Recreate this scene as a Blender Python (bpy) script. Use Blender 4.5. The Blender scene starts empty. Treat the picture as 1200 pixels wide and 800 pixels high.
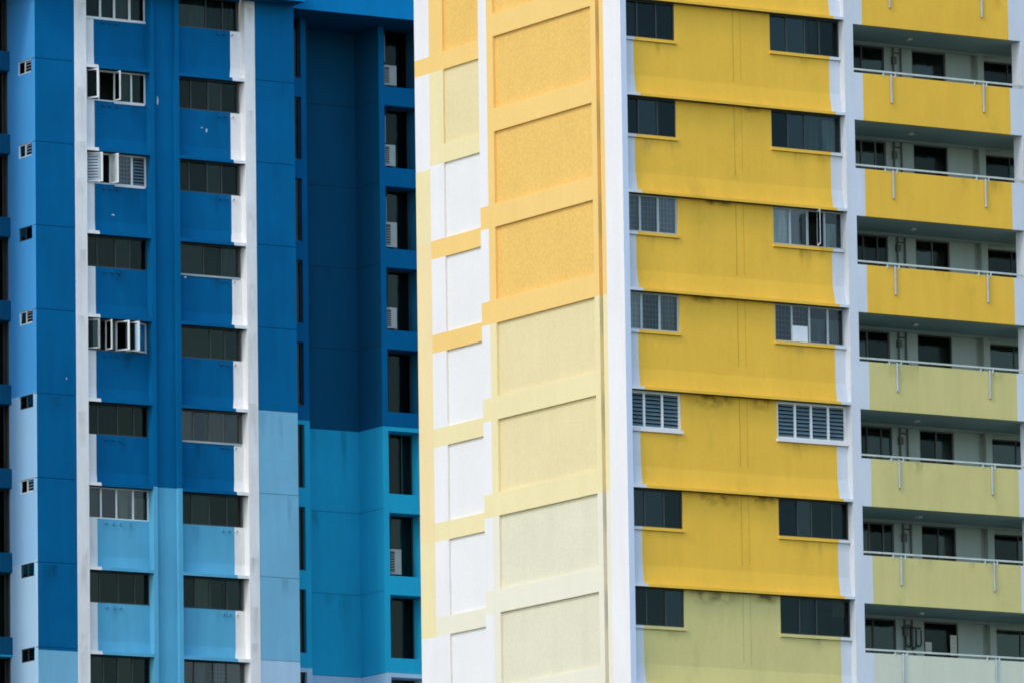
import bpy, bmesh, math, random
from mathutils import Vector, Matrix
R_ = math.radians
random.seed(7)
C = bpy.context.scene.collection
G = 1.6                      # ground lies this far below the camera's eye
STOREY = 2.8

# ------------------------------------------------------------------ materials
MATS = {}
def _nodes(name):
    m = bpy.data.materials.new(name); m.use_nodes = True
    nt = m.node_tree; nt.nodes.clear()
    out = nt.nodes.new('ShaderNodeOutputMaterial')
    return m, nt, out
def _noise(nt, pos, scale, detail, mapscale=None, rough=0.55):
    n = nt.nodes.new('ShaderNodeTexNoise'); n.inputs['Scale'].default_value = scale
    n.inputs['Detail'].default_value = detail; n.inputs['Roughness'].default_value = rough
    if mapscale:
        mp = nt.nodes.new('ShaderNodeMapping'); mp.inputs['Scale'].default_value = mapscale
        nt.links.new(pos, mp.inputs['Vector']); nt.links.new(mp.outputs['Vector'], n.inputs['Vector'])
    else:
        nt.links.new(pos, n.inputs['Vector'])
    return n.outputs['Fac']
def _range(nt, fac, a, b, lo, hi):
    r = nt.nodes.new('ShaderNodeMapRange')
    r.inputs['From Min'].default_value = a; r.inputs['From Max'].default_value = b
    r.inputs['To Min'].default_value = lo; r.inputs['To Max'].default_value = hi
    nt.links.new(fac, r.inputs['Value']); return r.outputs['Result']
def _math(nt, op, a, b):
    n = nt.nodes.new('ShaderNodeMath'); n.operation = op
    for i, v in enumerate((a, b)):
        if isinstance(v, (int, float)): n.inputs[i].default_value = v
        else: nt.links.new(v, n.inputs[i])
    return n.outputs[0]
def paint(key, rgb, blotch=0.07, streak=0.10, stain=0.0, grain=0.12, rough=0.8, spec=0.08, weave=0.0, stain_rgb=(0.05, 0.06, 0.04)):
    m, nt, out = _nodes(key)
    bs = nt.nodes.new('ShaderNodeBsdfPrincipled')
    bs.inputs['Roughness'].default_value = rough
    bs.inputs['Specular IOR Level'].default_value = spec
    geo = nt.nodes.new('ShaderNodeNewGeometry'); pos = geo.outputs['Position']
    a = _range(nt, _noise(nt, pos, 0.55, 5), 0.3, 0.7, 1 - blotch, 1 + blotch * 0.6)
    b = _range(nt, _noise(nt, pos, 1.0, 5, (2.3, 2.3, 0.28), 0.62), 0.35, 0.8, 1.0 + streak * 0.25, 1 - streak)
    c = _range(nt, _noise(nt, pos, 9.0, 4), 0.3, 0.7, 0.975, 1.02)
    v = _math(nt, 'MULTIPLY', _math(nt, 'MULTIPLY', a, b), c)
    hsv = nt.nodes.new('ShaderNodeVectorMath'); hsv.operation = 'SCALE'
    hsv.inputs[0].default_value = rgb
    nt.links.new(v, hsv.inputs['Scale'])
    col = hsv.outputs['Vector']
    if weave:
        w1 = nt.nodes.new('ShaderNodeTexVoronoi'); w1.inputs['Scale'].default_value = 13.0
        nt.links.new(pos, w1.inputs['Vector'])
        tone = _range(nt, w1.outputs['Distance'], 0.0, 0.7, 1.05, 1 - weave)
        h2 = nt.nodes.new('ShaderNodeVectorMath'); h2.operation = 'SCALE'
        nt.links.new(col, h2.inputs[0]); nt.links.new(tone, h2.inputs['Scale']); col = h2.outputs['Vector']
    if stain:
        s1 = _range(nt, _noise(nt, pos, 1.0, 7, (0.9, 0.9, 0.5), 0.68), 0.57, 0.74, 0.0, stain)
        mx = nt.nodes.new('ShaderNodeMix'); mx.data_type = 'RGBA'
        nt.links.new(s1, mx.inputs['Factor']); nt.links.new(col, mx.inputs['A'])
        mx.inputs['B'].default_value = (*stain_rgb, 1); col = mx.outputs['Result']
    nt.links.new(col, bs.inputs['Base Color'])
    bp = nt.nodes.new('ShaderNodeBump'); bp.inputs['Strength'].default_value = grain; bp.inputs['Distance'].default_value = 0.02
    if weave:
        nt.links.new(w1.outputs['Distance'], bp.inputs['Height']); bp.inputs['Strength'].default_value = 0.10
    else:
        nt.links.new(_noise(nt, pos, 14.0, 5), bp.inputs['Height'])
    nt.links.new(bp.outputs['Normal'], bs.inputs['Normal'])
    nt.links.new(bs.outputs['BSDF'], out.inputs['Surface'])
    MATS[key] = m
def plain(key, rgb, rough=0.5, metal=0.0, var=0.12):
    m, nt, out = _nodes(key)
    bs = nt.nodes.new('ShaderNodeBsdfPrincipled'); bs.inputs['Roughness'].default_value = rough
    bs.inputs['Metallic'].default_value = metal
    geo = nt.nodes.new('ShaderNodeNewGeometry')
    v = _range(nt, _noise(nt, geo.outputs['Position'], 3.0, 4), 0.3, 0.7, 1 - var, 1 + var)
    sc = nt.nodes.new('ShaderNodeVectorMath'); sc.operation = 'SCALE'; sc.inputs[0].default_value = rgb
    nt.links.new(v, sc.inputs['Scale']); nt.links.new(sc.outputs['Vector'], bs.inputs['Base Color'])
    nt.links.new(bs.outputs['BSDF'], out.inputs['Surface']); MATS[key] = m
def fabric(key, rgb, folds=28.0):
    m, nt, out = _nodes(key)
    bs = nt.nodes.new('ShaderNodeBsdfPrincipled'); bs.inputs['Roughness'].default_value = 0.9
    geo = nt.nodes.new('ShaderNodeNewGeometry')
    v = _range(nt, _noise(nt, geo.outputs['Position'], 1.0, 3, (9.0, 9.0, 0.8)), 0.3, 0.7, 0.55, 1.2)
    sc = nt.nodes.new('ShaderNodeVectorMath'); sc.operation = 'SCALE'; sc.inputs[0].default_value = rgb
    nt.links.new(v, sc.inputs['Scale']); nt.links.new(sc.outputs['Vector'], bs.inputs['Base Color'])
    nt.links.new(bs.outputs['BSDF'], out.inputs['Surface']); MATS[key] = m
def glass(key, tint, refl):
    m, nt, out = _nodes(key)
    tr = nt.nodes.new('ShaderNodeBsdfTransparent'); tr.inputs['Color'].default_value = (*tint, 1)
    gl = nt.nodes.new('ShaderNodeBsdfGlossy'); gl.inputs['Roughness'].default_value = 0.06
    gl.inputs['Color'].default_value = (*refl, 1)
    geo = nt.nodes.new('ShaderNodeNewGeometry')
    bp = nt.nodes.new('ShaderNodeBump'); bp.inputs['Strength'].default_value = 0.05; bp.inputs['Distance'].default_value = 0.05
    nt.links.new(_noise(nt, geo.outputs['Position'], 2.2, 2), bp.inputs['Height'])
    nt.links.new(bp.outputs['Normal'], gl.inputs['Normal'])
    fr = nt.nodes.new('ShaderNodeFresnel'); fr.inputs['IOR'].default_value = 1.5
    mx = nt.nodes.new('ShaderNodeMixShader')
    nt.links.new(fr.outputs['Fac'], mx.inputs['Fac']); nt.links.new(tr.outputs['BSDF'], mx.inputs[1]); nt.links.new(gl.outputs['BSDF'], mx.inputs[2])
    nt.links.new(mx.outputs['Shader'], out.inputs['Surface']); MATS[key] = m

paint('white', (0.8, 0.765, 0.725), 0.03, 0.05, 0.0)
paint('white_worn', (0.89, 0.87, 0.83), 0.05, 0.12, 0.25, stain_rgb=(0.45, 0.46, 0.42))
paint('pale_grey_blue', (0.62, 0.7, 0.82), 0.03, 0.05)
paint('yellow', (0.88, 0.52, 0.064), 0.05, 0.07, 0.30, stain_rgb=(0.36, 0.23, 0.035))
paint('lime', (0.65, 0.57, 0.225), 0.05, 0.08, 0.32, stain_rgb=(0.30, 0.27, 0.10))
paint('sage', (0.65, 0.67, 0.52), 0.05, 0.08)
paint('orange', (0.87, 0.57, 0.185), 0.03, 0.03)
paint('orange_panel', (0.86, 0.53, 0.142), 0.04, 0.03, weave=0.085)
paint('amber', (0.92, 0.55, 0.11), 0.03, 0.03)
paint('straw', (0.82, 0.69, 0.37), 0.03, 0.03)
paint('straw_panel', (0.77, 0.64, 0.345), 0.04, 0.03, weave=0.025)
paint('cream', (0.79, 0.73, 0.56), 0.03, 0.03)
paint('cream_panel', (0.73, 0.67, 0.48), 0.04, 0.04, weave=0.025)
paint('peach', (0.84, 0.66, 0.34), 0.03, 0.03)
paint('white_panel', (0.79, 0.76, 0.715), 0.02, 0.02)
paint('deep_blue', (0, 0.125, 0.3), 0.10, 0.14, 0.05, stain_rgb=(0.03, 0.10, 0.16))
paint('bright_blue', (0.002, 0.205, 0.47), 0.05, 0.08)
paint('sky_blue', (0.115, 0.44, 0.64), 0.08, 0.12, 0.06, stain_rgb=(0.06, 0.18, 0.26))
paint('soft_blue', (0.2, 0.49, 0.66), 0.07, 0.10)
paint('pale_blue', (0.45, 0.64, 0.79), 0.05, 0.07)
paint('teal_blue', (0.02, 0.42, 0.64), 0.06, 0.08)
paint('shade_white', (0.65, 0.69, 0.73), 0.04, 0.10, 0.22, stain_rgb=(0.40, 0.42, 0.42))  # the same white, darkened and blued for the facade in shade
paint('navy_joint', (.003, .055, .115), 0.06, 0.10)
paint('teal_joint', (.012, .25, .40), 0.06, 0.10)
paint('navy', (.004, .085, .175), 0.06, 0.10)  # deep blue darkened to carry the shade of recesses and undersides
paint('mid_blue', (0.075, 0.37, 0.77), 0.04, 0.05)
paint('ice_blue', (0.36, 0.64, 0.9), 0.04, 0.05)
paint('frost_blue', (0.48, 0.73, 0.91), 0.04, 0.05)
paint('corridor_wall', (0.37, 0.45, 0.42), 0.06, 0.10, 0.12, stain_rgb=(0.15, 0.17, 0.15))
paint('corridor_ceiling', (0.34, 0.45, 0.43), 0.06, 0.05)
paint('concrete', (0.30, 0.30, 0.28), 0.10, 0.10)
paint('yellow_joint', (0.6, 0.36, 0.045), 0.1, 0.2)
paint('lime_joint', (0.5, 0.45, 0.17), 0.1, 0.2)
paint('grimy_shade_soffit', (.085, .085, .055), 0.15, 0.1)  # grime plus painted shade for the undersides of ledges and sills
paint('blue_soffit', (.010, .05, .085), 0.15, 0.1)  # blue darkened as shade beneath the spandrel lips
paint('stain_mark', (0.10, 0.09, 0.04), 0.10, 0.10)
plain('room', (0.035, 0.042, 0.038), 0.9)
plain('frame_white', (0.72, 0.74, 0.72), 0.4, 0.0, 0.06)
plain('frame_grey', (0.36, 0.42, 0.43), 0.4, 0.0, 0.08)
plain('frame_dark', (0.032, 0.042, 0.039), 0.5, 0.0, 0.1)
plain('frame_brown', (0.10, 0.10, 0.08), 0.5, 0.0, 0.1)
plain('louvre_blue', (0.13, 0.20, 0.23), 0.3)
plain('louvre_pale', (0.40, 0.46, 0.50), 0.4)
plain('rail_paint', (0.54, 0.58, 0.51), 0.45)
plain('pipe_grey', (0.085, 0.10, 0.09), 0.6)
plain('pipe_steel', (0.40, 0.45, 0.50), 0.45)
plain('ac_case', (0.31, 0.35, 0.33), 0.5)
plain('ac_dark', (0.04, 0.05, 0.045), 0.6)
plain('black_rubber', (0.015, 0.017, 0.018), 0.6)
plain('chip_grey', (0.42, 0.50, 0.56), 0.9)
plain('paper', (0.52, 0.55, 0.50), 0.9)
plain('print_grey', (0.25, 0.28, 0.27), 0.9)
plain('board_white', (0.72, 0.76, 0.78), 0.7, 0.0, 0.05)
plain('bollard_green', (0.20, 0.25, 0.17), 0.6)
fabric('curtain_grey', (0.20, 0.24, 0.24))
fabric('curtain_pale', (0.48, 0.54, 0.52))
fabric('curtain_olive', (0.13, 0.14, 0.06))
fabric('curtain_beige', (0.34, 0.31, 0.20))
glass('clear_glass', (0.62, 0.70, 0.68), (0.85, 0.92, 0.95))
glass('tinted_glass', (0.30, 0.36, 0.34), (0.32, 0.41, 0.36))
glass('tinted_blue_glass', (0.30, 0.36, 0.36), (0.28, 0.40, 0.41))

def mould(key, rgb, amount, vert):
    m, nt, out = _nodes(key)
    tr = nt.nodes.new('ShaderNodeBsdfTransparent'); df = nt.nodes.new('ShaderNodeBsdfDiffuse'); df.inputs['Color'].default_value = (*rgb, 1)
    tc = nt.nodes.new('ShaderNodeTexCoord'); sp = nt.nodes.new('ShaderNodeSeparateXYZ'); nt.links.new(tc.outputs['Generated'], sp.inputs['Vector'])
    geo = nt.nodes.new('ShaderNodeNewGeometry')
    nz = _range(nt, _noise(nt, geo.outputs['Position'], 1.0, 6, (3.0, 3.0, 3.0 if not vert else 0.7), 0.65), .42, .68, 0, amount)
    ex = _math(nt, 'MULTIPLY', _range(nt, sp.outputs['X'], 0, .25, 0, 1), _range(nt, sp.outputs['X'], .75, 1, 1, 0))
    ez = _range(nt, sp.outputs['Z'], 0, .8, 0, 1)
    mx = nt.nodes.new('ShaderNodeMixShader'); nt.links.new(_math(nt, 'MULTIPLY', nz, _math(nt, 'MULTIPLY', ex, ez)), mx.inputs['Fac'])
    nt.links.new(tr.outputs['BSDF'], mx.inputs[1]); nt.links.new(df.outputs['BSDF'], mx.inputs[2]); nt.links.new(mx.outputs['Shader'], out.inputs['Surface']); MATS[key] = m
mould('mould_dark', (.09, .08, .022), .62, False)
mould('run_off', (.25, .25, .21), .26, True)
mould('mould_faint', (.12, .10, .03), .24, True)
mould('run_off_blue', (.012, .07, .12), .22, True)
# ------------------------------------------------------------------ mesh builder
class MB:
    def __init__(s): s.v = []; s.f = []; s.m = []
    def face(s, pts, mat):
        i = len(s.v); s.v += [tuple(p) for p in pts]; s.f.append(tuple(range(i, i + len(pts)))); s.m.append(mat)
    def hexa(s, p, mat, mats=None):
        """p: 8 points, bottom ring 0-3 then top ring 4-7; mats overrides per face: bottom, top, s01, s12, s23, s30"""
        q = [(0, 3, 2, 1), (4, 5, 6, 7), (0, 1, 5, 4), (1, 2, 6, 5), (2, 3, 7, 6), (3, 0, 4, 7)]
        i = len(s.v); s.v += [tuple(a) for a in p]
        for k, f in enumerate(q):
            s.f.append(tuple(i + a for a in f)); s.m.append((mats or {}).get(k, mat))
    def box(s, x0, x1, y0, y1, z0, z1, mat, mats=None):
        s.hexa([(x0, y0, z0), (x1, y0, z0), (x1, y1, z0), (x0, y1, z0), (x0, y0, z1), (x1, y0, z1), (x1, y1, z1), (x0, y1, z1)], mat, mats)
    def tube(s, pts, r, mat, n=8):
        pts = [Vector(p) for p in pts]; rings = []
        for i, p in enumerate(pts):
            d = (pts[min(i + 1, len(pts) - 1)] - pts[max(i - 1, 0)]).normalized()
            a = d.orthogonal().normalized() if abs(d.z) > 0.9 else d.cross(Vector((0, 0, 1))).normalized()
            b = d.cross(a); base = len(s.v)
            for k in range(n):
                t = 2 * math.pi * k / n
                s.v.append(tuple(p + (a * math.cos(t) + b * math.sin(t)) * r))
            rings.append(base)
        for a, b in zip(rings, rings[1:]):
            for k in range(n):
                s.f.append((a + k, a + (k + 1) % n, b + (k + 1) % n, b + k)); s.m.append(mat)
        s.f.append(tuple(rings[0] + k for k in range(n))); s.m.append(mat)
        s.f.append(tuple(rings[-1] + k for k in range(n))); s.m.append(mat)
    def prism_x(s, prof, xs, mats, edge=None):
        """prof: closed list of (y, z); xs: increasing x (each a number or list per profile point); mats per x interval"""
        rows = []
        for x in xs:
            base = len(s.v)
            for j, (y, z) in enumerate(prof): s.v.append((x[j] if isinstance(x, (list, tuple)) else x, y, z))
            rows.append(base)
        n = len(prof)
        for k in range(len(xs) - 1):
            for j in range(n):
                s.f.append((rows[k] + j, rows[k] + (j + 1) % n, rows[k + 1] + (j + 1) % n, rows[k + 1] + j)); s.m.append((edge or {}).get(j, mats[k]))
        s.f.append(tuple(rows[0] + j for j in range(n))); s.m.append(mats[0])
        s.f.append(tuple(rows[-1] + j for j in range(n))); s.m.append(mats[-1])
    def build(s, name, parent=None, bevel=0.0):
        me = bpy.data.meshes.new(name)
        xs = [v[0] for v in s.v]; ys = [v[1] for v in s.v]; zs = [v[2] for v in s.v]
        org = Vector(((min(xs) + max(xs)) / 2, (min(ys) + max(ys)) / 2, min(zs)))
        me.from_pydata([tuple(Vector(v) - org) for v in s.v], [], s.f)
        keys = []
        for k in s.m:
            if k not in keys: keys.append(k)
        for k in keys: me.materials.append(MATS[k])
        for p, k in zip(me.polygons, s.m): p.material_index = keys.index(k)
        bm = bmesh.new(); bm.from_mesh(me)
        bmesh.ops.recalc_face_normals(bm, faces=bm.faces)
        bm.to_mesh(me); bm.free()
        o = bpy.data.objects.new(name, me); C.objects.link(o)
        if parent is not None:
            o.parent = parent; o.location = org - WORLD[parent.name]
        else:
            o.location = org
        WORLD[o.name] = org
        if bevel:
            b = o.modifiers.new('edge', 'BEVEL'); b.width = bevel; b.segments = 2; b.limit_method = 'ANGLE'; b.angle_limit = R_(50)
        return o
WORLD = {}
def thing(name, label, cat, loc, group=None):
    o = bpy.data.objects.new(name, None); C.objects.link(o); o.location = loc; WORLD[o.name] = Vector(loc)
    o.empty_display_size = 0.5
    o['label'] = label; o['category'] = cat
    if group: o['group'] = group
    return o
def tag(o, label, cat, group=None):
    o['label'] = label; o['category'] = cat
    if group: o['group'] = group
    return o
def zones(z0, z1, cuts):
    """split z0..z1 at the paint borders; cuts: list of (z_top_of_zone_border) descending with material keys -> [(za, zb, mat)]
    cuts = [(inf, mat_top), (border, mat_below), ...]"""
    out = []
    for i, (b, m) in enumerate(cuts):
        lo = cuts[i + 1][0] if i + 1 < len(cuts) else -1e9
        a, c = max(z0, lo), min(z1, b)
        if c - a > 1e-4: out.append((a, c, m))
    return out

# ------------------------------------------------------------------ windows
def make_window(parent, P, wx, n, w, h, cuts=(), frame='frame_dark', fw=0.045, gl='tinted_glass', sill=None, content=None,
                sashes=(), glaze=None, deep=1.1, recess=0.05, bars=None, name='window', room='room', mull=None):
    """P lower corner of the opening on the wall plane; wx along, n inward; content: list of (kind, a0, a1[, z0, z1]) in 0..1"""
    if frame == 'frame_dark' and len(cuts) == 3 and name == 'window':
        cuts = [c + random.uniform(-.035, .035) for c in cuts]
        if random.random() < .45: cuts.pop(random.choice((0, 1, 2)))
    P, wx, n = Vector(P), Vector(wx), Vector(n); Z = Vector((0, 0, 1))
    T = lambda a, d, z: P + wx * a + n * d + Z * z
    def bx(mb, a0, a1, d0, d1, z0, z1, m, mats=None):
        mb.hexa([T(a0, d0, z0), T(a1, d0, z0), T(a1, d1, z0), T(a0, d1, z0), T(a0, d0, z1), T(a1, d0, z1), T(a1, d1, z1), T(a0, d1, z1)], m, mats)
    f = MB(); d0, d1 = recess - 0.02, recess + 0.03
    bx(f, 0, fw, d0, d1, 0, h, frame); bx(f, w - fw, w, d0, d1, 0, h, frame)
    bx(f, fw, w - fw, d0, d1, 0, fw, frame); bx(f, fw, w - fw, d0, d1, h - fw, h, frame)
    mw = mull or fw
    for c in cuts:
        bx(f, c * w - mw / 2, c * w + mw / 2, d0, d1, fw, h - fw, frame)
    if bars:
        for zz in bars: bx(f, fw, w - fw, d0 + 0.008, d1 - 0.008, zz * h - 0.014, zz * h + 0.014, frame)
    win = f.build(name, parent)
    g = MB()
    edges = [0] + list(cuts) + [1]
    for i, (a, b) in enumerate(zip(edges, edges[1:])):
        if glaze is not None and not glaze[i]: continue
        t = random.uniform(-0.006, 0.006); u = random.uniform(-0.004, 0.004)
        a0, a1 = a * w + mw / 2 * 0.9, b * w - mw / 2 * 0.9
        dm = recess + 0.004
        g.face([T(a0, dm + t, fw * .9), T(a1, dm + t + u, fw * .9), T(a1, dm - t + u, h - fw * .9), T(a0, dm - t, h - fw * .9)], gl)
    if g.f and (glaze is None or all(glaze)): g.build('pane', win)
    elif g.f:
        for f_ in g.f:
            g1 = MB(); g1.face([g.v[q] for q in f_], gl); g1.build('pane', win)
    r = MB()
    rd = d1 + deep
    A = [T(0, d1, 0), T(w, d1, 0), T(w, d1, h), T(0, d1, h)]; B = [T(0, rd, 0), T(w, rd, 0), T(w, rd, h), T(0, rd, h)]
    for i in range(4): r.face([A[i], A[(i + 1) % 4], B[(i + 1) % 4], B[i]], room)
    r.face(B, room); r.build('interior', win)
    if sill:
        s = MB(); xs, ms, zt, zb, out = sill   # xs along, material per interval
        for (a0, a1), m in zip(zip(xs, xs[1:]), ms): bx(s, a0, a1, -out, 0.03, -zb, -zt, m, {0: 'grimy_shade_soffit'})
        s.build('sill', win)
    for item in (content or ()):
        kind, a0, a1 = item[:3]; z0, z1 = (item[3], item[4]) if len(item) > 4 else (0.05, 0.97)
        c = MB(); x0, x1, za, zb = a0 * w, a1 * w, z0 * h, z1 * h
        if kind.startswith('curtain'):
            k = max(6, int((x1 - x0) / 0.035)); dd = d1 + 0.10
            pts = [(x0 + (x1 - x0) * i / k, dd + (0.022 if i % 2 else -0.022) + random.uniform(-.008, .008)) for i in range(k + 1)]
            for (p, q), (p2, q2) in zip(pts, pts[1:]):
                c.face([T(p, q, za), T(p2, q2, za), T(p2, q2, zb), T(p, q, zb)], kind)
            c.build('curtain', win)
        elif kind.startswith('louvre'):
            k = max(4, int((zb - za) / 0.105))
            for i in range(k):
                zz = za + (zb - za) * (i + 0.15) / k; zt = za + (zb - za) * (i + 0.95) / k
                c.hexa([T(x0, recess - .012, zz), T(x1, recess - .012, zz), T(x1, recess - .004, zz), T(x0, recess - .004, zz),
                        T(x0, recess + .055, zt), T(x1, recess + .055, zt), T(x1, recess + .063, zt), T(x0, recess + .063, zt)], kind)
            c.build('louvre', win)
        elif kind == 'grille':
            k = max(3, int((x1 - x0) / 0.11)); 
            for i in range(1, k): bx(c, x0 + (x1 - x0) * i / k - .003, x0 + (x1 - x0) * i / k + .003, d1 + .03, d1 + .04, za, zb, 'frame_grey')
            k2 = max(3, int((zb - za) / 0.13))
            for i in range(1, k2): bx(c, x0, x1, d1 + .041, d1 + .05, za + (zb - za) * i / k2 - .003, za + (zb - za) * i / k2 + .003, 'frame_grey')
            c.build('grille', win)
        elif kind in MATS:      # a board or blind standing behind or on the pane
            bx(c, x0, x1, recess - .035, recess - .015, za, zb, kind); c.build('infill_board', win)
    for (a, ww, ang, side, fm, gk) in sashes:        # open casement: hinge at a, swings outward by ang
        c = MB(); hx = a * w; s = 1 if side > 0 else -1
        dx, dd = s * math.cos(ang) * ww, -math.sin(ang) * ww
        th = 0.03
        def S(t, q, z):
            return T(hx + dx * t + math.sin(ang) * q * s, recess - .03 + dd * t - math.cos(ang) * q, z)
        def sb(t0, t1, z0, z1, q0=0, q1=th, m=fm):
            c.hexa([S(t0, q0, z0), S(t1, q0, z0), S(t1, q1, z0), S(t0, q1, z0), S(t0, q0, z1), S(t1, q0, z1), S(t1, q1, z1), S(t0, q1, z1)], m)
        e = 0.05 / ww; lo, hi = 0.03, h - 0.03
        sb(0, e, lo, hi); sb(1 - e, 1, lo, hi); sb(e, 1 - e, lo, lo + .05); sb(e, 1 - e, hi - .05, hi)
        if gk.startswith('louvre'):
            k = int((hi - lo) / .11)
            for i in range(k):
                zz = lo + .05 + (hi - lo - .1) * (i + .1) / k; zt = lo + .05 + (hi - lo - .1) * (i + .8) / k
                sb(e, 1 - e, zz, zt, .008, .02, gk)
        else:
            c.face([S(e * .9, th / 2, lo + .045), S(1 - e * .9, th / 2, lo + .045), S(1 - e * .9, th / 2, hi - .045), S(e * .9, th / 2, hi - .045)], gk)
        c.build('sash', win)
    return win

# ================================================================== YELLOW TOWER
YT = thing('apartment_tower', 'yellow and white apartment tower with cream panelled side and balcony corridors', 'apartment tower', (7, 4, 0))
ZTOP = 60.0
yz = lambda k: 46.87 + G - STOREY * k          # ledge soffit above window row k
YW = 0.25                                        # facade wall plane; ledge lips and columns stand at 0
def ycol(k):   # paint of the facade spandrel / wall of row k
    return 'yellow' if k <= 5 else ('lime' if k <= 7 else 'sage')
WHT = 'white'
# corner column, right-hand column, outer column
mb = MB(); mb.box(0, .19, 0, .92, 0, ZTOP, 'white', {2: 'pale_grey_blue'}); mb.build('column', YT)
mb = MB(); mb.box(7.64, 7.95, 0, 2.3, 0, ZTOP, 'shade_white'); mb.build('column', YT)
mb = MB(); mb.box(13.84, 14.3, 0, .45, 0, ZTOP, 'shade_white'); mb.build('column', YT)
# core behind everything, so no light passes through
mb = MB()
mb.box(2.1, 7.64, 1.9, 13.6, 0, ZTOP, 'concrete'); mb.box(7.64, 20, 3.6, 13.6, 0, ZTOP, 'concrete')
mb.build('core_wall', YT)
def j(a, s=.012): return a + random.uniform(-s, s)
XL, XR = .58, 7.26
yel_rows = range(-1, 8)
for k in yel_rows:
    zs, zn = yz(k), yz(k + 1); zb = zs - 1.08
    top, nxt = ycol(k), ycol(k)
    # wall at window height between the windows, with its pilaster strip
    mb = MB(); mb.box(1.985, 5.235, YW, YW + .35, zb, zs + .02, top)
    mb.build('wall', YT)
    for xa, wj in ((3.955, .022), (4.215, .010)):
        mb = MB(); mb.box(xa, xa + wj, YW - .004, YW + .01, zn + .70 + random.uniform(0, .25), zs - .003, top + '_joint'); mb.build('joint_strip', YT)
    # spandrel: upright below the windows, flaring out to a lip above the next row
    prof = [(YW, zb), (YW, zn + .64), (.15, zn + .085), (0, zn + .08), (0, zn), (YW + .30, zn), (YW + .30, zb)]
    l0, l1 = j(XL, .02), j(XL, .02); r0, r1 = j(XR, .02), j(XR, .02)
    xl = [l0, l0 + .01, l1 + .005, l1 + .05, l1 + .05, l1, l0]; xr = [r0, r0 + .005, r1, r1 + .04, r1 + .04, r1, r0]
    mb = MB(); mb.prism_x(prof, [.19, xl, xr, 7.64], ['shade_white', top, 'shade_white'], {4: 'grimy_shade_soffit'}); mb.build('spandrel', YT)
    # small stain marks below the ledge, each of its own shape
    # windows
    Lw, Rw = 1.985 - .20, 7.635 - 5.235
    st = {2: 'mesh', 3: 'mesh', 4: 'louvre'}.get(k, 'dark')
    sL = ([0, .38, Lw + .03], ['shade_white', top], 0.0, .09, .07)
    sR = ([-.03, XR - 5.235 - .02, Rw - .01], [top, 'shade_white'], 0.0, .09, .07)
    PL, PR = (.20, YW, zb), (5.235, YW, zb)
    X, N = (1, 0, 0), (0, 1, 0)
    if st == 'dark':
        make_window(YT, PL, X, N, Lw, 1.08, (.30, .66), 'frame_dark', .04, 'tinted_blue_glass', sL,
                    content=[('curtain_grey', .03, .30)] if k == 0 else None)
        make_window(YT, PR, X, N, Rw, 1.08, (.25, .5, .75), 'frame_dark', .04, 'tinted_blue_glass', sR,
                    content={0: [('curtain_grey', .5, .74)], 1: [('curtain_pale', .77, .97, .06, .9), ('curtain_grey', .5, .73)],
                             5: [('curtain_grey', .78, .97)], 6: [('curtain_beige', .78, .98, .55, .95), ('curtain_grey', .3, .5)]}.get(k))
    elif st == 'mesh':
        make_window(YT, PL, X, N, Lw, 1.08, (.30, .64), 'frame_grey', .05, 'clear_glass', sL, mull=.07,
                    content=[('grille', .03, .97), ('curtain_grey', .03, .3), ('curtain_grey', .36, .64)] if k == 2 else
                            [('grille', .03, .97), ('curtain_grey', .03, .28, .05, .8), ('curtain_grey', .67, .97)], bars=None)
        if k == 2:
            make_window(YT, PR, X, N, Rw, 1.08, (.25, .5, .745), 'frame_grey', .045, 'clear_glass', sR, mull=.06,
                        glaze=(1, 1, 0, 1), content=[('curtain_pale', .06, .25, .05, .95), ('curtain_pale', .79, .96, .06, .70), ('grille', .03, .25)],
                        sashes=[(.63, .55, R_(114), 1, 'frame_white', 'tinted_blue_glass')])
        else:
            make_window(YT, PR, X, N, Rw, 1.08, (.25, .5, .765), 'frame_grey', .045, 'clear_glass', sR, mull=.06,
                        content=[('board_white', .255, .47, .03, .45), ('grille', .03, .48), ('curtain_grey', .51, .75, .04, .7),
                                 ('curtain_grey', .8, .97, .04, .7)])
    else:
        make_window(YT, PL, X, N, Lw, 1.08, (.32, .66), 'frame_white', .07, 'clear_glass', ([0, .38, Lw + .03], ['shade_white', 'white'], 0.0, .09, .08),
                    glaze=(0, 0, 0), content=[('louvre_blue', .03, .3), ('louvre_blue', .35, .63), ('louvre_blue', .7, .96)])
        make_window(YT, PR, X, N, Rw, 1.08, (.27, .5, .745), 'frame_white', .07, 'clear_glass', ([-.03, Rw - .01], ['white'], 0.0, .09, .08),
                    glaze=(0, 0, 0, 0), content=[('louvre_blue', .04, .255), ('louvre_blue', .29, .485), ('louvre_blue', .52, .73), ('louvre_blue', .765, .965)])

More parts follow.
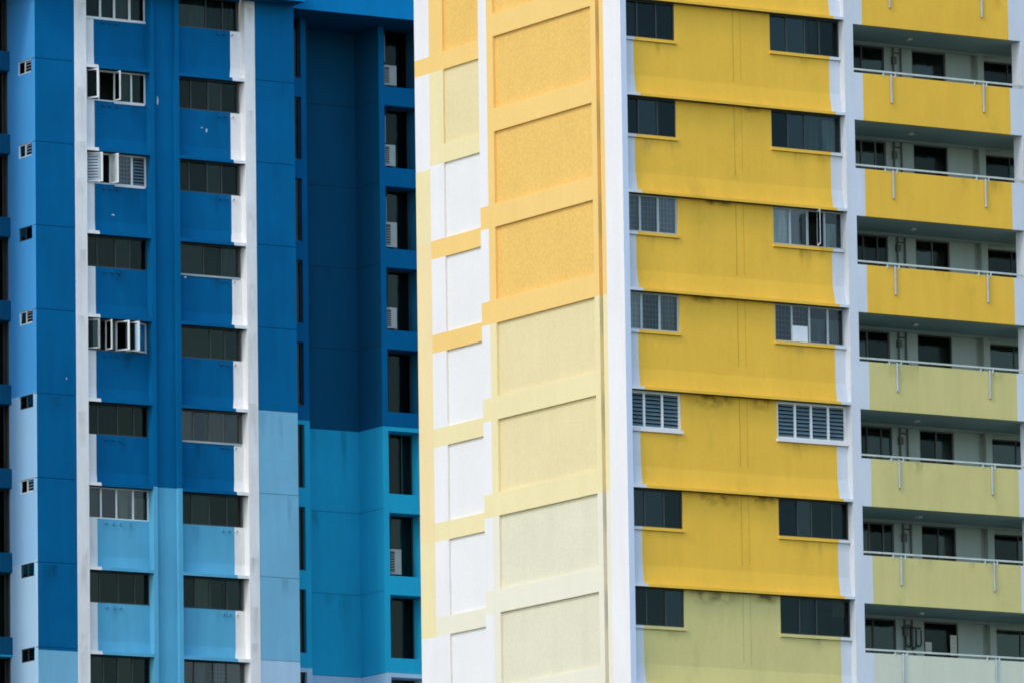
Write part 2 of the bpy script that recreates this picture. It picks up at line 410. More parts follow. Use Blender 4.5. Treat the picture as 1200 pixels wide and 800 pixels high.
# --- corridor balconies
bz = lambda k: 46.78 + G - STOREY * k
def pcol(k): return 'yellow' if k <= 3 else ('lime' if k <= 6 else 'sage')
DV = 2.2
for k in range(-1, 8):
    z0 = bz(k); z1 = z0 + 1.38
    if k < 8:
        mb = MB()
        prof = [(0.0, z0), (0.0, z1), (.12, z1), (.12, z0)]
        a = j(8.26, .01); b = j(13.43, .01)
        mb.prism_x(prof, [7.951, a, b, 13.839], ['shade_white', pcol(k), 'shade_white'])
        mb.build('parapet', YT)
        mb = MB(); mb.box(7.951, 20, .121, 3.6, z0 + .002, z0 + .16, 'corridor_ceiling'); slab = mb.build('floor_slab', YT)
        mb = MB(); zr = z1 + .10
        mb.box(7.955, 14.0, -.02, .03, zr - .028, zr + .022, 'rail_paint'); rail = mb.build('handrail', YT)
        for xa in (8.98, 9.39, 12.18, 12.60):
            mb = MB(); mb.box(xa - .02, xa + .02, -.018, -.001, z1 - .05, zr - .029, 'rail_paint'); mb.box(xa - .02, xa + .02, -.001, .08, z1 + .002, z1 + .03, 'rail_paint')
            mb.build('bracket', rail)
        for xa in (9.23, 12.47):
            mb = MB(); mb.tube([(xa, -.04, z1 - .80), (xa, -.04, z1 + .03)], .030, 'pipe_steel'); mb.tube([(xa, -.04, z1 - .83), (xa, -.04, z1 - .80)], .018, 'frame_brown')
            mb.build('pole_holder', YT)
    # corridor behind parapet k: floor at z0+.16, ceiling at bz(k-1)
    zc = bz(k - 1); zf = z0 + .16
    zt = zc - .10
    mb = MB()
    for xa, xb in ((7.95, 8.75), (10.53, 11.50), (12.71, 13.59), (13.80, 13.98), (15.6, 20)):
        mb.box(xa, xb, DV, DV + .15, zf, zc, 'corridor_wall')
    for xa, xb, zq in ((8.75, 10.53, zt), (11.5, 12.71, zt), (13.98, 15.6, zt - .10)):
        mb.box(xa, xb, DV, DV + .15, zq, zc, 'corridor_wall')
    for xa, xb in ((8.75, 10.53), (13.98, 15.6)):
        mb.box(xa, xb, DV, DV + .15, zf, zf + .5, 'corridor_wall')
    mb.box(13.585, 13.805, DV + .12, DV + .2, zf, zc, 'corridor_wall')
    mb.box(13.76, 13.98, DV - .12, DV - .001, zf, zc, 'corridor_wall')
    mb.box(7.96, 14.5, DV - .10, DV - .002, zc - .085, zc - .003, 'corridor_wall')
    mb.build('corridor_wall', YT)
    if k > 7: continue
    X, N = (1, 0, 0), (0, 1, 0)
    make_window(YT, (8.75, DV, zf + .5), X, N, 1.78, zt - zf - .5, (.52, .80) if k % 3 != 1 else (.56,), 'frame_dark' if k % 2 else 'frame_brown', .05, 'tinted_glass', deep=.9,
                content=[('curtain_grey', .53, .62, .05, .97)] if k % 3 == 0 else ([('curtain_olive', .45, .6), ] if k == 2 else None))
    doorp = dict(content=None)
    cut = (.5,) if k in (3, 5, 6) else ()
    dcont = {5: [('curtain_beige', .72, .92, .30, .42)], 3: [('curtain_grey', .05, .45, .05, .4)], 4: [('curtain_grey', .1, .9, .05, .38)]}.get(k)
    make_window(YT, (11.5, DV, zf), X, N, 1.21, zt - zf, cut, 'frame_dark' if k % 2 == 0 else 'frame_brown', .045, 'tinted_glass', name='door', deep=.9, content=dcont)
    make_window(YT, (13.98, DV, zf + .5), X, N, 1.62, zt - .10 - zf - .5, (.62,), 'frame_dark', .035, 'tinted_glass', deep=.9, recess=.12)
    # gas pipes and meters on the wall
    mb = MB(); q = zc - .10; d = DV - .06
    xa = 10.80 + random.uniform(-.03, .03); L = random.uniform(.72, .95)
    mb.tube([(xa, d, q), (xa, d, q - L), (xa - .10, d, q - L - .13)], .032, 'pipe_grey')
    mb.tube([(xa + .01, d, q - L), (xa + .12, d, q - L - .12)], .03, 'pipe_grey')
    xb = xa + .26
    mb.tube([(xb, d, q), (xb, d, q - L - .05), (xb + .12, d, q - L - .20)], .032, 'pipe_grey')
    if k % 2 == 0: mb.tube([(xb - .02, d, q - L), (xb - .12, d, q - L - .18)], .028, 'pipe_grey')
    mb.box(xa - .05, xa + .07, DV - .13, DV - .004, q - L * .55, q - L * .3, 'pipe_grey')
    mb.tube([(xa, d, q - .15), (xb, d, q - .15)], .02, 'pipe_grey')
    mb.build('meter_pipe', YT)
    mb = MB(); mb.box(10.58, 10.74, 1.02, 1.18, zc - .075, zc - .002, 'rail_paint'); mb.build('ceiling_lamp', YT, .02)
def stain(key, x0, x1, y, z0, z1, parent):
    mb = MB(); mb.face([(x0, y, z0), (x1, y, z0), (x1, y, z1), (x0, y, z1)], key); mb.build('stain', parent)
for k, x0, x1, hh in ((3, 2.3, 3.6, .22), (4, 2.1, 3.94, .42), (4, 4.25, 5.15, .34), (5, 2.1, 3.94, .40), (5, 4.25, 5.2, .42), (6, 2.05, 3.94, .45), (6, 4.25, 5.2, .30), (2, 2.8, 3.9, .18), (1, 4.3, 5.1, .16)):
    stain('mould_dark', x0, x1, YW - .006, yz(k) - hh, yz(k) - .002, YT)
rs = random.Random(3)
for k in range(0, 7):                                   # run-off below the sills, a different set on each floor
    zb = yz(k) - 1.08 - .092
    for a, b in ((.7, 1.9), (5.3, 7.1)):
        for q in range(rs.choice((1, 1, 2, 3))):
            xc = rs.uniform(a, b); ww = rs.uniform(.10, .30)
            stain('run_off' if rs.random() < .3 else 'mould_faint', max(a, xc - ww), min(b, xc + ww), YW - .005 - .001 * q, zb - rs.uniform(.25, .75), zb, YT)
    zp = bz(k) + 1.38
    for q in range(rs.choice((1, 2, 3))):
        xc = rs.uniform(8.7, 13.0); ww = rs.uniform(.15, .5)
        stain('mould_faint', xc - ww, xc + ww, -.004 - .001 * q, zp - rs.uniform(.2, .7), zp - .002, YT)
# plain wall above and below the storeys in the photograph
zlo, zhi = yz(8), yz(-1)
mb = MB(); mb.box(.19, 7.64, YW, 1.9, 0, zlo - .002, 'lime'); mb.build('lower_wall', YT)
mb = MB(); mb.box(.19, 7.64, YW, 1.9, zhi + .022, ZTOP, 'yellow'); mb.build('upper_wall', YT)
mb = MB(); mb.box(7.951, 20, .3, 3.6, 0, bz(8) - .5, 'sage'); mb.build('lower_wall', YT)
mb = MB(); mb.box(7.951, 20, .3, 3.6, bz(-2) + .002, ZTOP, 'yellow'); mb.build('upper_wall', YT)
# facade continuing out of frame to the right
mb = MB()
for k in range(-1, 8):
    mb.box(14.301, 20, .1, .4, bz(k), bz(k) + 1.4, pcol(k))
mb.build('outer_parapet', YT)
# --- panelled side (faces -x)
def lz(k): return yz(k)
def prow(k): return ('orange', 'orange_panel') if k <= 2 else (('straw', 'straw_panel') if k <= 4 else ('cream', 'cream_panel'))
def beamc(k): return 'orange' if k <= 3 else ('straw' if k <= 5 else 'cream')
BH = .67
NT, PANEL = 9, .085
zcuts = [(1e9, 'orange'), (lz(3), 'straw'), (lz(5), 'cream')]
acuts = [(1e9, 'amber'), (lz(3), 'straw'), (lz(5), 'cream')]
mb = MB()
for a, b, m in zones(0, ZTOP, zcuts): mb.box(0, .5, .921, 1.14, a, b, m)
mb.build('pier_strip', YT)
mb = MB()
for a, b, m in zones(0, ZTOP, acuts): mb.box(.20, .5, 1.14, 1.33, a, b, m)
mb.build('groove_joint', YT)
for k in range(-2, 9):
    zt, zl = lz(k), lz(k + 1) + BH      # panel row k
    fr, pn = prow(k)
    mb = MB(); mb.box(PANEL, .5, 1.6, 6.9, zl, zt, pn); mb.build('panel', YT)
    for ya, yb in ((1.331, 1.6), (6.9, 7.25)):
        mb = MB(); mb.box(0, .5, ya, yb, zl, zt, fr); mb.build('panel_frame', YT)
    mb = MB(); mb.box(0, .5, 1.331, 7.25, zt, zt + BH, beamc(k)); mb.build('beam', YT)
    m2 = 'white'
    mb = MB(); mb.box(0, 1.6, 7.251, 7.70, zl, zt, 'white')
    mb.box(0, 1.6, 7.251, 7.70, zt, zt + BH, beamc(k) if k >= 2 else 'white')
    mb.build('column', YT)
    # set-back part of the side
    X2 = 1.45
    bc = {-1: 'orange', 0: 'orange', 1: 'straw', 2: 'orange', 3: 'orange', 4: 'straw', 5: 'straw'}.get(k, 'cream' if k > 5 else 'orange')
    pc = 'orange_panel' if k <= -1 else ('straw_panel' if k == 0 else 'white_panel')
    fc = 'orange' if k <= -1 else ('straw' if k == 0 else 'white')
    b2 = .55
    zl2 = lz(k + 1) + b2
    mb = MB(); mb.box(X2 + .07, X2 + .5, 7.70, 12.07, zl2, zt, pc); mb.build('panel', YT)
    mb = MB(); mb.box(X2, X2 + .5, 12.07, 12.85, zl2, zt, fc); mb.build('panel_frame', YT)
    mb = MB(); mb.box(X2, X2 + .5, 7.70, 12.85, zt, zt + b2, bc); mb.build('beam', YT)
mb = MB()
for a, b, m in zones(0, ZTOP, [(1e9, 'white'), (lz(0) + .50, 'orange'), (lz(0), 'white'), (lz(1) - .08, 'straw'), (lz(2) + .5, 'peach'), (lz(5), 'straw'), (lz(6), 'white')]):
    mb.box(1.45, 2.0, 12.851, 13.68, a, b, m)
mb.build('end_pier', YT)
mb = MB(); mb.box(.02, .5, 1.331, 7.25, 0, lz(9) + BH - .002, 'cream'); mb.box(1.47, 2.0, 7.251, 12.85, 0, lz(9) + .548, 'cream'); mb.build('lower_wall', YT)
mb = MB(); mb.box(.02, .5, 1.331, 7.25, lz(-2) + BH + .002, ZTOP, 'orange'); mb.box(1.47, 2.0, 7.251, 12.85, lz(-2) + .552, ZTOP, 'orange'); mb.build('upper_wall', YT)
mb = MB(); mb.box(-.1, 20.1, -.1, 13.8, ZTOP, ZTOP + .4, 'white'); mb.build('roof', YT)

# ================================================================== BLUE TOWER
BT = thing('apartment_tower', 'blue and white apartment tower with a deep shaded recess, behind the yellow tower', 'apartment tower', (12, 50, 0))
Y0 = 44.83
bzs = lambda k: 52.86 + G - STOREY * k
BW = .30
ZB_TOP = 55.56 + G
ZBR = 62.0
dark_light = lambda z: [(1e9, 'deep_blue'), (z, 'sky_blue')]
SHELF = 33.36 + G
L1 = 41.78 + G
def pillar_segments(name, x0, x1, cuts, joint0, side=None):
    """front slab of a pillar in storey-high segments with a shallow joint between them"""
    mb = MB()
    zs = [0] + sorted(joint0 + G - STOREY * k for k in range(-3, 18) if 3 < joint0 + G - STOREY * k < ZBR - 1) + [ZBR]
    for a, b in zip(zs, zs[1:]):
        for p, q, m in zones(a + (.012 if a > 0 else 0), b - .012, cuts):
            if side:
                for p2, q2, m2 in zones(p, q, side): mb.box(x0, x1, Y0, Y0 + .18, p2, q2, m, {5: m2})
            else: mb.box(x0, x1, Y0, Y0 + .18, p, q, m)
    for p, q, m in zones(0, ZBR, cuts): mb.box(x0 + .02, x1 - .02, Y0 + .03, Y0 + .30, p, q, m)
    return mb.build(name, BT)
SIDE = [(1e9, 'mid_blue'), (41.83 + G, 'ice_blue'), (36.25 + G, 'frost_blue')]
SIDE_FAR = [(1e9, 'deep_blue'), (L1, 'teal_blue')]
def side_return(xa, SIDE=SIDE):
    """wall facing -x with the small two-light windows"""
    mb = MB()
    ya, yb, yc, yd = Y0 + .181, Y0 + .24, Y0 + 1.17, Y0 + 1.9
    for a, b, m in zones(0, ZBR, SIDE):
        mb.box(xa, xa + .2, ya, yb, a, b, m)
        mb.box(xa, xa + .2, yc, yd, a, b, m)
    zl = 0
    tops = sorted(53.02 + G - STOREY * k for k in range(-2, 9))
    edges = []
    for t in tops:
        for a, b, m in zones(zl, t - .45, SIDE): mb.box(xa, xa + .2, yb, yc, a, b, m)
        zl = t
    for a, b, m in zones(zl, ZBR, SIDE): mb.box(xa, xa + .2, yb, yc, a, b, m)
    mb.build('side_wall', BT)
    return tops
def opening_column(x0, x1, yb, cuts, ks, glass_d):
    """tall openings between storey beams"""
    for k in ks:
        zb = 52.84 + G - STOREY * k
        mb = MB()
        for a, b, m in zones(zb, zb + .65, cuts): mb.box(x0, x1, yb, yb + .9, a, b, m)
        mb.build('storey_beam', BT)
RC = [(1e9, 'deep_blue'), (L1, 'teal_blue'), (SHELF + .02, 'pale_blue')]
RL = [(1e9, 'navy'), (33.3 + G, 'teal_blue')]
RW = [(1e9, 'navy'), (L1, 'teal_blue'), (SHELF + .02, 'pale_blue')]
def back_of_recess(xo, full=True):
    # narrow windows, strip, inner wall, return, second strip, tall openings
    x = lambda a: a + xo
    yq = Y0 + (1.5 if full else 1.74)
    mb = MB()
    for a, b, m in zones(0, ZBR, RC) if full else (): mb.box(x(16.72), x(16.93), yq, Y0 + 3.3, a, b, m)
    if full: mb.build('recess_strip', BT)
    mb = MB()
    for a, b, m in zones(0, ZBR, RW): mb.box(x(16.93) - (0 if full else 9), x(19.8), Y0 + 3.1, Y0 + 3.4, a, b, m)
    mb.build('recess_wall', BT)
    mb = MB()
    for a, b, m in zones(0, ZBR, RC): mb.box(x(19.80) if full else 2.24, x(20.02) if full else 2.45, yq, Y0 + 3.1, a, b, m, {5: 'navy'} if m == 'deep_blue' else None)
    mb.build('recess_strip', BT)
    opening_column(x(20.02) if full else 2.45, 22.2 if full else x(21.12), yq, RC if full else RL, range(-1, 8), .5)
    if full: opening_column(x(15.6), x(16.72), yq, RC, range(-1, 8), .3)
    for k in range(-1, 8):
        zb = 52.84 + G - STOREY * k; zt = zb; z0 = zb - STOREY + .65
        make_window(BT, (x(20.02) if full else 2.45, yq + (.65 if full else .42), z0), (1, 0, 0), (0, 1, 0), 1.335 if full else 3.17, zt - z0, (.34,) if k != 4 else (.32, .7), 'frame_dark', .04, 'tinted_glass',
                    deep=.45, content=[('curtain_beige', .30, .36, .36, .84)] if k == 4 else None)
        if full:
            make_window(BT, (x(15.6), yq + .10, z0), (1, 0, 0), (0, 1, 0), 1.12, zt - z0, (.5,), 'frame_dark', .05, 'tinted_glass', deep=.6)
back_of_recess(0.0)
mb = MB()
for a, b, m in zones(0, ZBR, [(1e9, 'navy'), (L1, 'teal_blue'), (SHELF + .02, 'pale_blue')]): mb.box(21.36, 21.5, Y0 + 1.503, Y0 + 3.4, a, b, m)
mb.build('bay_partition', BT)
for k in range(0, 9):
    zj = L1 - STOREY * (k - 4)
    if k == 4: continue
    m = 'navy_joint' if k < 4 else 'teal_joint'
    mb = MB(); mb.box(16.931, 19.796, Y0 + 3.096, Y0 + 3.11, zj - .014, zj + .014, m); mb.box(19.796, 19.81, Y0 + 1.51, Y0 + 3.096, zj - .014, zj + .014, m)
    mb.build('joint_strip', BT)
PER = 15.49
back_of_recess(-PER, False)
# overhead wall bridging the recesses at the top
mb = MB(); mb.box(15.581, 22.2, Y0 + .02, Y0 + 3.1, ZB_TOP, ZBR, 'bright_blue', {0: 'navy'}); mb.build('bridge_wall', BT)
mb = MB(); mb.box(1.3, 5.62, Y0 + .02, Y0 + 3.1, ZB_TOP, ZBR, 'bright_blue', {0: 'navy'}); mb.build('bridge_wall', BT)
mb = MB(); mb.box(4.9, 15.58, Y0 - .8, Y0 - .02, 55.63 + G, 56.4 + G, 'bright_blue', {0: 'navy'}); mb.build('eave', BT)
# pillars
PA = [(1e9, 'deep_blue'), (33.30 + G, 'soft_blue')]
PB = [(1e9, 'deep_blue'), (L1, 'soft_blue'), (33.38 + G, 'pale_blue')]
for xo in (0.0, 16.6):
    pillar_segments('pillar', 5.63 + xo, 7.12 + xo, PA, 53.0, SIDE if xo == 0 else SIDE_FAR)
    for t in side_return(5.63 + xo, SIDE if xo == 0 else SIDE_FAR):
        kk = round((53.02 + G - t) / STOREY)
        lit = kk in (0, 1, 3, 5) and xo == 0
        make_window(BT, (5.63 + xo, Y0 + 1.17, t - .45), (0, -1, 0), (1, 0, 0), .93, .45, (.48,), 'frame_white' if lit else 'frame_dark', .04, 'tinted_glass', deep=.5,
                    content=[('louvre_pale', .53, .96)] if lit else None, recess=.045)
pillar_segments('pillar', 14.05, 15.58, PB, 52.97)
mb = MB(); mb.box(.9, 2.23, Y0, Y0 + 3.1, 0, ZBR, 'deep_blue'); mb.build('pillar', BT)  # unseen pillar, added and placed to shade the left side wall
mb = MB()
for a, b, m in zones(0, ZBR, PB): mb.box(14.07, 15.579, Y0 + .301, Y0 + 1.9, a, b, m)
mb.build('pillar_flank', BT)
for xa, xb in ((7.121, 7.57), (13.66, 14.049)):
    mb = MB(); mb.box(xa, xb, Y0 - .015, Y0 + .7, 0, ZBR, 'white_worn'); mb.build('column', BT)
# ribbed fin between the two window bays
FC = [(1e9, 'deep_blue'), (38.95 + G, 'sky_blue')]
mb = MB()
for a, b, m in zones(0, ZBR, FC):
    mb.box(10.17, 10.96, Y0 + .13, Y0 + .6, a, b, m)
mb.build('fin_channel', BT)
for xa, xb in ((10.01, 10.17), (10.96, 11.12)):
    mb = MB()
    for a, b, m in zones(0, ZBR, FC): mb.box(xa, xb, Y0, Y0 + .6, a, b, m)
    mb.build('fin_rib', BT)
def chip(xc, y, zc, rw, rh, n=9):
    mb = MB(); ring = []
    for q in range(n):
        t = 2 * math.pi * q / n; r = random.uniform(.45, .95); ring.append((xc + math.cos(t) * rw * r, zc + math.sin(t) * rh * r))
    mb.face([(a, y - .004, b) for a, b in ring], 'chip_grey'); mb.build('paint_chip', BT)
chip(10.36, Y0 + .13, 51.98 + G, .045, .26); chip(8.72, Y0 + BW, 48.0 + G, .07, .05); chip(12.32, Y0 + BW, 51.15 + G, .05, .10)
chip(12.15, Y0 + BW, 51.22 + G, .06, .03); chip(11.3, Y0 - .001, 46.05 + G, .07, .05); chip(6.75, Y0, 42.35 + G, .03, .07)
rs = random.Random(5)
for xa, xb in ((7.13, 7.56), (13.67, 14.04)):
    z = 30.0
    while z < 56:
        z += rs.uniform(1.2, 3.4); stain('run_off', xa, xb, Y0 - .019, z - rs.uniform(.6, 1.8), z, BT)
for q in range(14):
    xc = rs.choice((rs.uniform(5.9, 6.9), rs.uniform(14.3, 15.3))); z = 52.95 + G - STOREY * rs.randint(-1, 6) - .02; ww = rs.uniform(.12, .35)
    stain('run_off_blue', xc - ww, xc + ww, Y0 - .004, z - rs.uniform(.5, 1.8), z, BT)
for k in range(0, 8):
    zb = bzs(k) - 1.05 - .06
    for a, b in ((8.1, 9.9), (11.2, 13.1)):
        for q in range(rs.choice((1, 2, 2))):
            xc = rs.uniform(a + .3, b - .3); ww = rs.uniform(.12, .3); stain('run_off_blue', xc - ww, xc + ww, Y0 + BW - .005 - .001 * q, zb - rs.uniform(.3, .9), zb, BT)
for q in range(9):
    xc = rs.uniform(17.3, 19.4); ww = rs.uniform(.15, .5); z = L1 - STOREY * rs.randint(-3, 2) - .02
    stain('run_off_blue', xc - ww, xc + ww, Y0 + 3.094, z - rs.uniform(.6, 2.2), z, BT)
# core
mb = MB(); mb.box(5.9, 15.5, Y0 + 2.0, Y0 + 12, 0, ZBR, 'concrete'); mb.box(-8, 5.9, Y0 + 3.45, Y0 + 12, 0, ZBR, 'concrete'); mb.box(15.5, 24, Y0 + 3.45, Y0 + 12, 0, ZBR, 'concrete')
mb.box(22.5, 24, Y0 + 1.95, Y0 + 3.45, 0, ZBR, 'concrete')
mb.build('core_wall', BT)
mb = MB(); mb.box(-2.2, 24.2, Y0 - .9, Y0 + 12.2, ZBR, ZBR + .4, 'bright_blue'); mb.build('roof', BT)
X, N = (1, 0, 0), (0, 1, 0)
for k in range(-1, 8):
    zs, zn = bzs(k), bzs(k + 1); zb = zs - 1.05
    col = 'deep_blue' if k <= 4 else 'sky_blue'
    prof = lambda: [(Y0 + BW, zb), (Y0 + BW, zn + .50), (Y0 + BW - .07, zn + .115), (Y0, zn + .11), (Y0, zn), (Y0 + BW + .3, zn), (Y0 + BW + .3, zb)]
    a0, a1 = j(8.03, .015), j(8.0, .015); b0, b1 = j(13.27, .015), j(13.16, .015)
    xa = [a0, a0, a1, a1 + .03, a1 + .05, a1, a0]; xb = [b0, b0, b1 + .05, b1 + .02, b1 + .04, b1, b0]
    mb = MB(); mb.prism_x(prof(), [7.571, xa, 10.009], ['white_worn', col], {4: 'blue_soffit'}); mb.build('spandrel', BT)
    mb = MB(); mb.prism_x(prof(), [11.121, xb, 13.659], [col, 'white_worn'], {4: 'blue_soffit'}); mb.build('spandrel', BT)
    # laundry pole sockets below the sills
    for xs in ((8.36, 8.62, 8.88), (12.80, 13.04, 13.32)):
        for xc in xs:
            mb = MB(); mb.tube([(xc, Y0 + BW + .05, zb - .17), (xc, Y0 + BW - .09, zb - .15)], .034, 'white_worn' if (xc > 13.25) else ('deep_blue' if col == 'deep_blue' else 'sky_blue'), 8)
            mb.tube([(xc, Y0 + BW - .089, zb - .15), (xc, Y0 + BW - .095, zb - .15)], .024, 'ac_dark', 8)
            mb.build('pole_socket', BT)
    PL, PR, w = (7.571, Y0 + BW, zb), (11.121, Y0 + BW, zb), 2.437
    sl = lambda m: ([0, w], [m], -.012, .05, .03)
    kw = dict(deep=1.2)
    pale = 'frame_white'
    if k == -1:
        make_window(BT, PL, X, N, w, 1.05, (.30, .52, .76), pale, .05, 'tinted_glass', sl(pale), mull=.08, content=[('curtain_grey', .55, .75), ('curtain_grey', .3, .5), ('curtain_grey', .8, .97)], **kw)
    elif k == 0:
        make_window(BT, PL, X, N, w, 1.05, (.27, .52, .78), pale, .055, 'tinted_glass', ([w * .5, w * .97], [pale], -.012, .05, .03), mull=.06, glaze=(1, 0, 1, 1),
                    sashes=[(.06, .50, R_(62), 1, pale, 'tinted_glass'), (.50, .38, R_(85), 1, pale, 'tinted_glass')], content=[('curtain_olive', .56, .76), ('curtain_olive', .8, .97)], **kw)
    elif k == 1:
        make_window(BT, PL, X, N, w, 1.05, (.27, .50, .78), pale, .055, 'clear_glass', ([w * .5, w * .97], [pale], -.012, .05, .03), mull=.07, glaze=(1, 0, 1, 0),
                    sashes=[(.05, .56, R_(35), 1, pale, 'louvre_pale'), (.42, .40, R_(72), 1, pale, 'curtain_pale')],
                    content=[('louvre_blue', .80, .97), ('grille', .53, .77)], **kw)
    elif k == 3:
        make_window(BT, PL, X, N, w, 1.05, (.26, .48, .74), 'frame_brown', .05, 'tinted_glass', None, mull=.05, glaze=(1, 0, 0, 1),
                    sashes=[(.03, .48, R_(45), 1, pale, 'tinted_blue_glass'), (.34, .36, R_(82), 1, pale, 'tinted_blue_glass'), (.50, .52, R_(60), 1, pale, 'tinted_blue_glass'),
                            (.66, .50, R_(58), 1, pale, 'tinted_blue_glass'), (.98, .58, R_(18), -1, pale, 'clear_glass')],
                    content=[('curtain_grey', .78, .95), ('grille', .05, .3)], **kw)
    elif k == 5:
        make_window(BT, PL, X, N, w, 1.05, (.26, .50, .76), pale, .045, 'clear_glass', None, mull=.06,
                    content=[('curtain_olive', .05, .25), ('curtain_beige', .79, .98, .05, .75), ('curtain_olive', .55, .7)], **kw)
    else:
        make_window(BT, PL, X, N, w, 1.05, (.25, .5, .75), 'frame_dark', .04, 'tinted_glass', None, mull=.045,
                    content={2: [('curtain_olive', .2, .5)], 4: None, 6: [('curtain_olive', .45, .55)], 7: None}.get(k), **kw)
    if k == 4:
        make_window(BT, PR, X, N, w, 1.05, (.25, .5, .77), 'frame_brown', .05, 'clear_glass', sl('frame_grey'), mull=.03,
                    content=[('curtain_olive', .04, .30), ('curtain_olive', .45, .72), ('curtain_pale', .74, .77), ('curtain_olive', .82, .97)], **kw)
    elif k == 2:
        make_window(BT, PR, X, N, w, 1.05, (.44, .72), 'frame_dark', .04, 'tinted_glass', sl('frame_grey'), mull=.04, content=[('curtain_grey', .5, .97)], **kw)
    elif k == 7:
        make_window(BT, PR, X, N, w, 1.05, (.25, .5, .75), 'frame_dark', .04, 'clear_glass', None, mull=.04, content=[('curtain_grey', .25, .45), ('grille', .5, .8)], **kw)
    else:
        make_window(BT, PR, X, N, w, 1.05, (.25, .5, .75), 'frame_dark', .04, 'tinted_glass', None, mull=.045,
                    content={0: None, -1: [('curtain_grey', .03, .97)], 3: None, 6: [('curtain_grey', .3, .7)], 5: None}.get(k), **kw)

for xa, xb in ((7.571, 10.009), (11.121, 13.659)):
    mb = MB(); mb.box(xa, xb, Y0 + BW, Y0 + 2, 0, bzs(8) - .002, 'sky_blue'); mb.build('lower_wall', BT)
    mb = MB(); mb.box(xa, xb, Y0 + BW, Y0 + 2, bzs(-1) + .002, ZBR, 'deep_blue'); mb.build('upper_wall', BT)
# ------------------------------------------------------------------ air conditioners in the recess openings
def make_ac(label, loc, w, h):
    t = thing('air_conditioner', label, 'air conditioner', loc, 'air conditioners in the recess of the blue tower')
    x, y, z = loc; d = .30
    mb = MB(); mb.box(x, x + w, y, y + d, z + .06, z + h, 'ac_case'); mb.build('casing', t, .015)
    mb = MB(); mb.box(x + .03, x + w * .42, y - .006, y - .001, z + .13, z + h - .08, 'ac_dark')
    for i in range(7):
        zz = z + .16 + i * (h - .28) / 7; mb.box(x + .03, x + w * .42, y - .014, y - .007, zz, zz + .018, 'ac_case')
    mb.build('fan_grille', t)
    for xx in (x + .04, x + w - .10):
        mb = MB(); mb.box(xx, xx + .06, y + .02, y + d - .02, z, z + .058, 'ac_dark'); mb.build('foot', t)
    return t
def opening_floor(jrow): return 52.84 + G - STOREY * jrow + .65
acs = [(0, .52, .76, 'grey air conditioner with dark side grille standing in the topmost recess opening'),
       (1, .44, .80, 'grey air conditioner in the second recess opening from the top'),
       (2, .46, .92, 'tall grey air conditioner in the third recess opening from the top'),
       (3, .42, .78, 'small grey air conditioner in the fourth recess opening from the top'),
       (6, .48, .92, 'air conditioner with dark slots in the paler light blue recess opening')]
for jr, w, h, lab in acs:
    make_ac(lab, (20.04, Y0 + 1.56, opening_floor(jr) + .002), w, h)
for jr, hh in ((0, 1.25), (1, 1.2), (2, 1.1)):
    mb = MB(); z = opening_floor(jr) + .95; mb.tube([(20.26, Y0 + 1.95, z), (20.26, Y0 + 1.86, z - .02 ), (20.26, Y0 + 1.86, z - .03)], .015, 'pipe_steel', 6)
    mb.tube([(20.26, Y0 + 1.86, z - .03), (20.26, Y0 + 1.86, z + .9)], .016, 'pipe_steel', 6)
    mb.build('coolant_pipe', BT)

# ------------------------------------------------------------------ loose things in the lowest corridor
zf = bz(7) + .16
mb = MB()
for i, (x0, w, z0, z1) in enumerate(((10.80, .17, 29.1, 29.68), (10.98, .16, 29.06, 29.62), (11.13, .18, 29.12, 29.60))):
    pts = []
    for q in range(13):
        t = math.pi * q / 12
        pts.append((x0 + w / 2 - math.cos(t) * w / 2, DV - .10 - .02 * i, z0 + G + .10 - math.sin(t) * .10))
    mb.tube([(x0, DV - .10 - .02 * i, z1 + G)] + pts + [(x0 + w, DV - .10 - .02 * i, z1 + G)], .024, 'black_rubber', 7)
mb.tube([(10.72, DV - .10, 29.66 + G), (11.34, DV - .10, 29.66 + G)], .018, 'black_rubber', 7)
mb.tube([(10.72, DV - .10, 29.66 + G), (10.72, DV + .01, 29.66 + G)], .016, 'black_rubber', 7)
mb.tube([(11.34, DV - .10, 29.66 + G), (11.34, DV + .01, 29.66 + G)], .016, 'black_rubber', 7)
tag(mb.build('hose_rack'), 'black hose loops hanging on the lowest corridor wall', 'hose rack')
def notice(name, label, x0, x1, z0, z1, lines):
    t = thing(name, label, 'notice', ((x0 + x1) / 2, DV - .02, z0))
    mb = MB(); mb.box(x0, x1, DV - .012, DV - .002, z0, z1, 'paper'); mb.build('sheet', t)
    mb = MB()
    for i in range(lines):
        zz = z0 + (z1 - z0) * (i + .6) / (lines + .3)
        mb.box(x0 + .03, x1 - .03 - .03 * (i % 2), DV - .016, DV - .0125, zz, zz + .012, 'print_grey')
    mb.build('divider', t)
notice('paper_notice', 'tall pale paper strip on the right half of the lowest corridor door', 12.42, 12.64, 28.92 + G, 29.52 + G, 4)
notice('paper_notice', 'short pale paper sheet at the left edge of the lowest corridor door', 11.54, 11.76, 28.94 + G, 29.28 + G, 2)

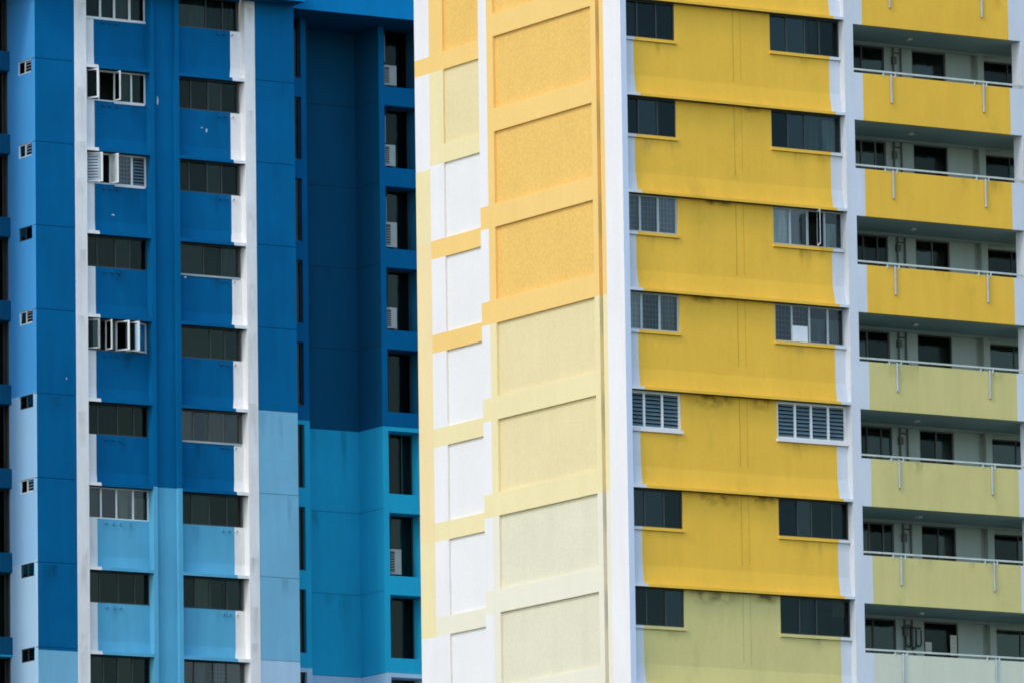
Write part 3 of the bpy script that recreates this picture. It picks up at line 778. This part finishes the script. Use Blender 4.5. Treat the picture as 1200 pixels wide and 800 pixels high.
# ------------------------------------------------------------------ ground
m, nt, out = _nodes('ground')
bs = nt.nodes.new('ShaderNodeBsdfPrincipled'); bs.inputs['Roughness'].default_value = 0.9
geo = nt.nodes.new('ShaderNodeNewGeometry')
mx = nt.nodes.new('ShaderNodeMix'); mx.data_type = 'RGBA'
nt.links.new(_range(nt, _noise(nt, geo.outputs['Position'], .03, 6), .45, .55, 0, 1), mx.inputs['Factor'])
mx.inputs['A'].default_value = (.20, .20, .19, 1); mx.inputs['B'].default_value = (.07, .10, .04, 1)
nt.links.new(mx.outputs['Result'], bs.inputs['Base Color']); nt.links.new(bs.outputs['BSDF'], out.inputs['Surface']); MATS['ground'] = m
mb = MB(); S = 3000; mb.face([(-S, -S, 0), (S, -S, 0), (S, S, 0), (-S, S, 0)], 'ground')
g = mb.build('ground'); g['kind'] = 'structure'

# ------------------------------------------------------------------ light
SUN_EL, SUN_AZ_OFF = 43.0, 19.0        # azimuth: from -x, turned a little towards -y
d = Vector((-math.cos(R_(SUN_AZ_OFF)) * math.cos(R_(SUN_EL)), -math.sin(R_(SUN_AZ_OFF)) * math.cos(R_(SUN_EL)), math.sin(R_(SUN_EL))))
sl = bpy.data.lights.new('sun', 'SUN'); sl.energy = 0.5; sl.angle = R_(10); sl.color = (1.0, 0.90, 0.78)
so = bpy.data.objects.new('sun', sl); C.objects.link(so); so.rotation_euler = d.to_track_quat('Z', 'Y').to_euler(); so.location = (-60, -20, 90)
w = bpy.data.worlds.new('World'); bpy.context.scene.world = w; w.use_nodes = True
nt = w.node_tree; nt.nodes.clear()
o = nt.nodes.new('ShaderNodeOutputWorld'); b = nt.nodes.new('ShaderNodeBackground'); sky = nt.nodes.new('ShaderNodeTexSky')
sky.sky_type = 'NISHITA'; sky.sun_disc = False; sky.sun_elevation = R_(SUN_EL)
sky.sun_rotation = math.atan2(d.x, d.y); sky.air_density = 1.0; sky.dust_density = 0.8; sky.ozone_density = 0.2
nt.links.new(sky.outputs['Color'], b.inputs['Color']); b.inputs['Strength'].default_value = 0.15
nt.links.new(b.outputs['Background'], o.inputs['Surface'])

# ------------------------------------------------------------------ camera
cam = bpy.data.cameras.new('camera'); cam.sensor_width = 36; cam.lens = 36 * 10222.4 / 1200; cam.clip_start = 1; cam.clip_end = 6000
co = bpy.data.objects.new('camera', cam); C.objects.link(co)
a, p, r = R_(58.155), R_(8.659), R_(-.8093)
right = Vector((math.sin(a), -math.cos(a), 0)); fwd0 = Vector((math.cos(a), math.sin(a), 0)); zz = Vector((0, 0, 1))
fwd = fwd0 * math.cos(p) + zz * math.sin(p); up = zz * math.cos(p) - fwd0 * math.sin(p)
sx = right * math.cos(r) + up * math.sin(r); sy = up * math.cos(r) - right * math.sin(r)
M = Matrix((sx, sy, -fwd)).transposed().to_4x4(); M.translation = Vector((-130.998, -204.845, G))
co.matrix_world = M
sc = bpy.context.scene; sc.camera = co
sc.view_settings.view_transform = 'Standard'; sc.view_settings.look = 'None'; sc.view_settings.gamma = 1; sc.view_settings.exposure = 1.0
sc.cycles.max_bounces = 8; sc.cycles.transparent_max_bounces = 16; sc.cycles.filter_width = 1.8
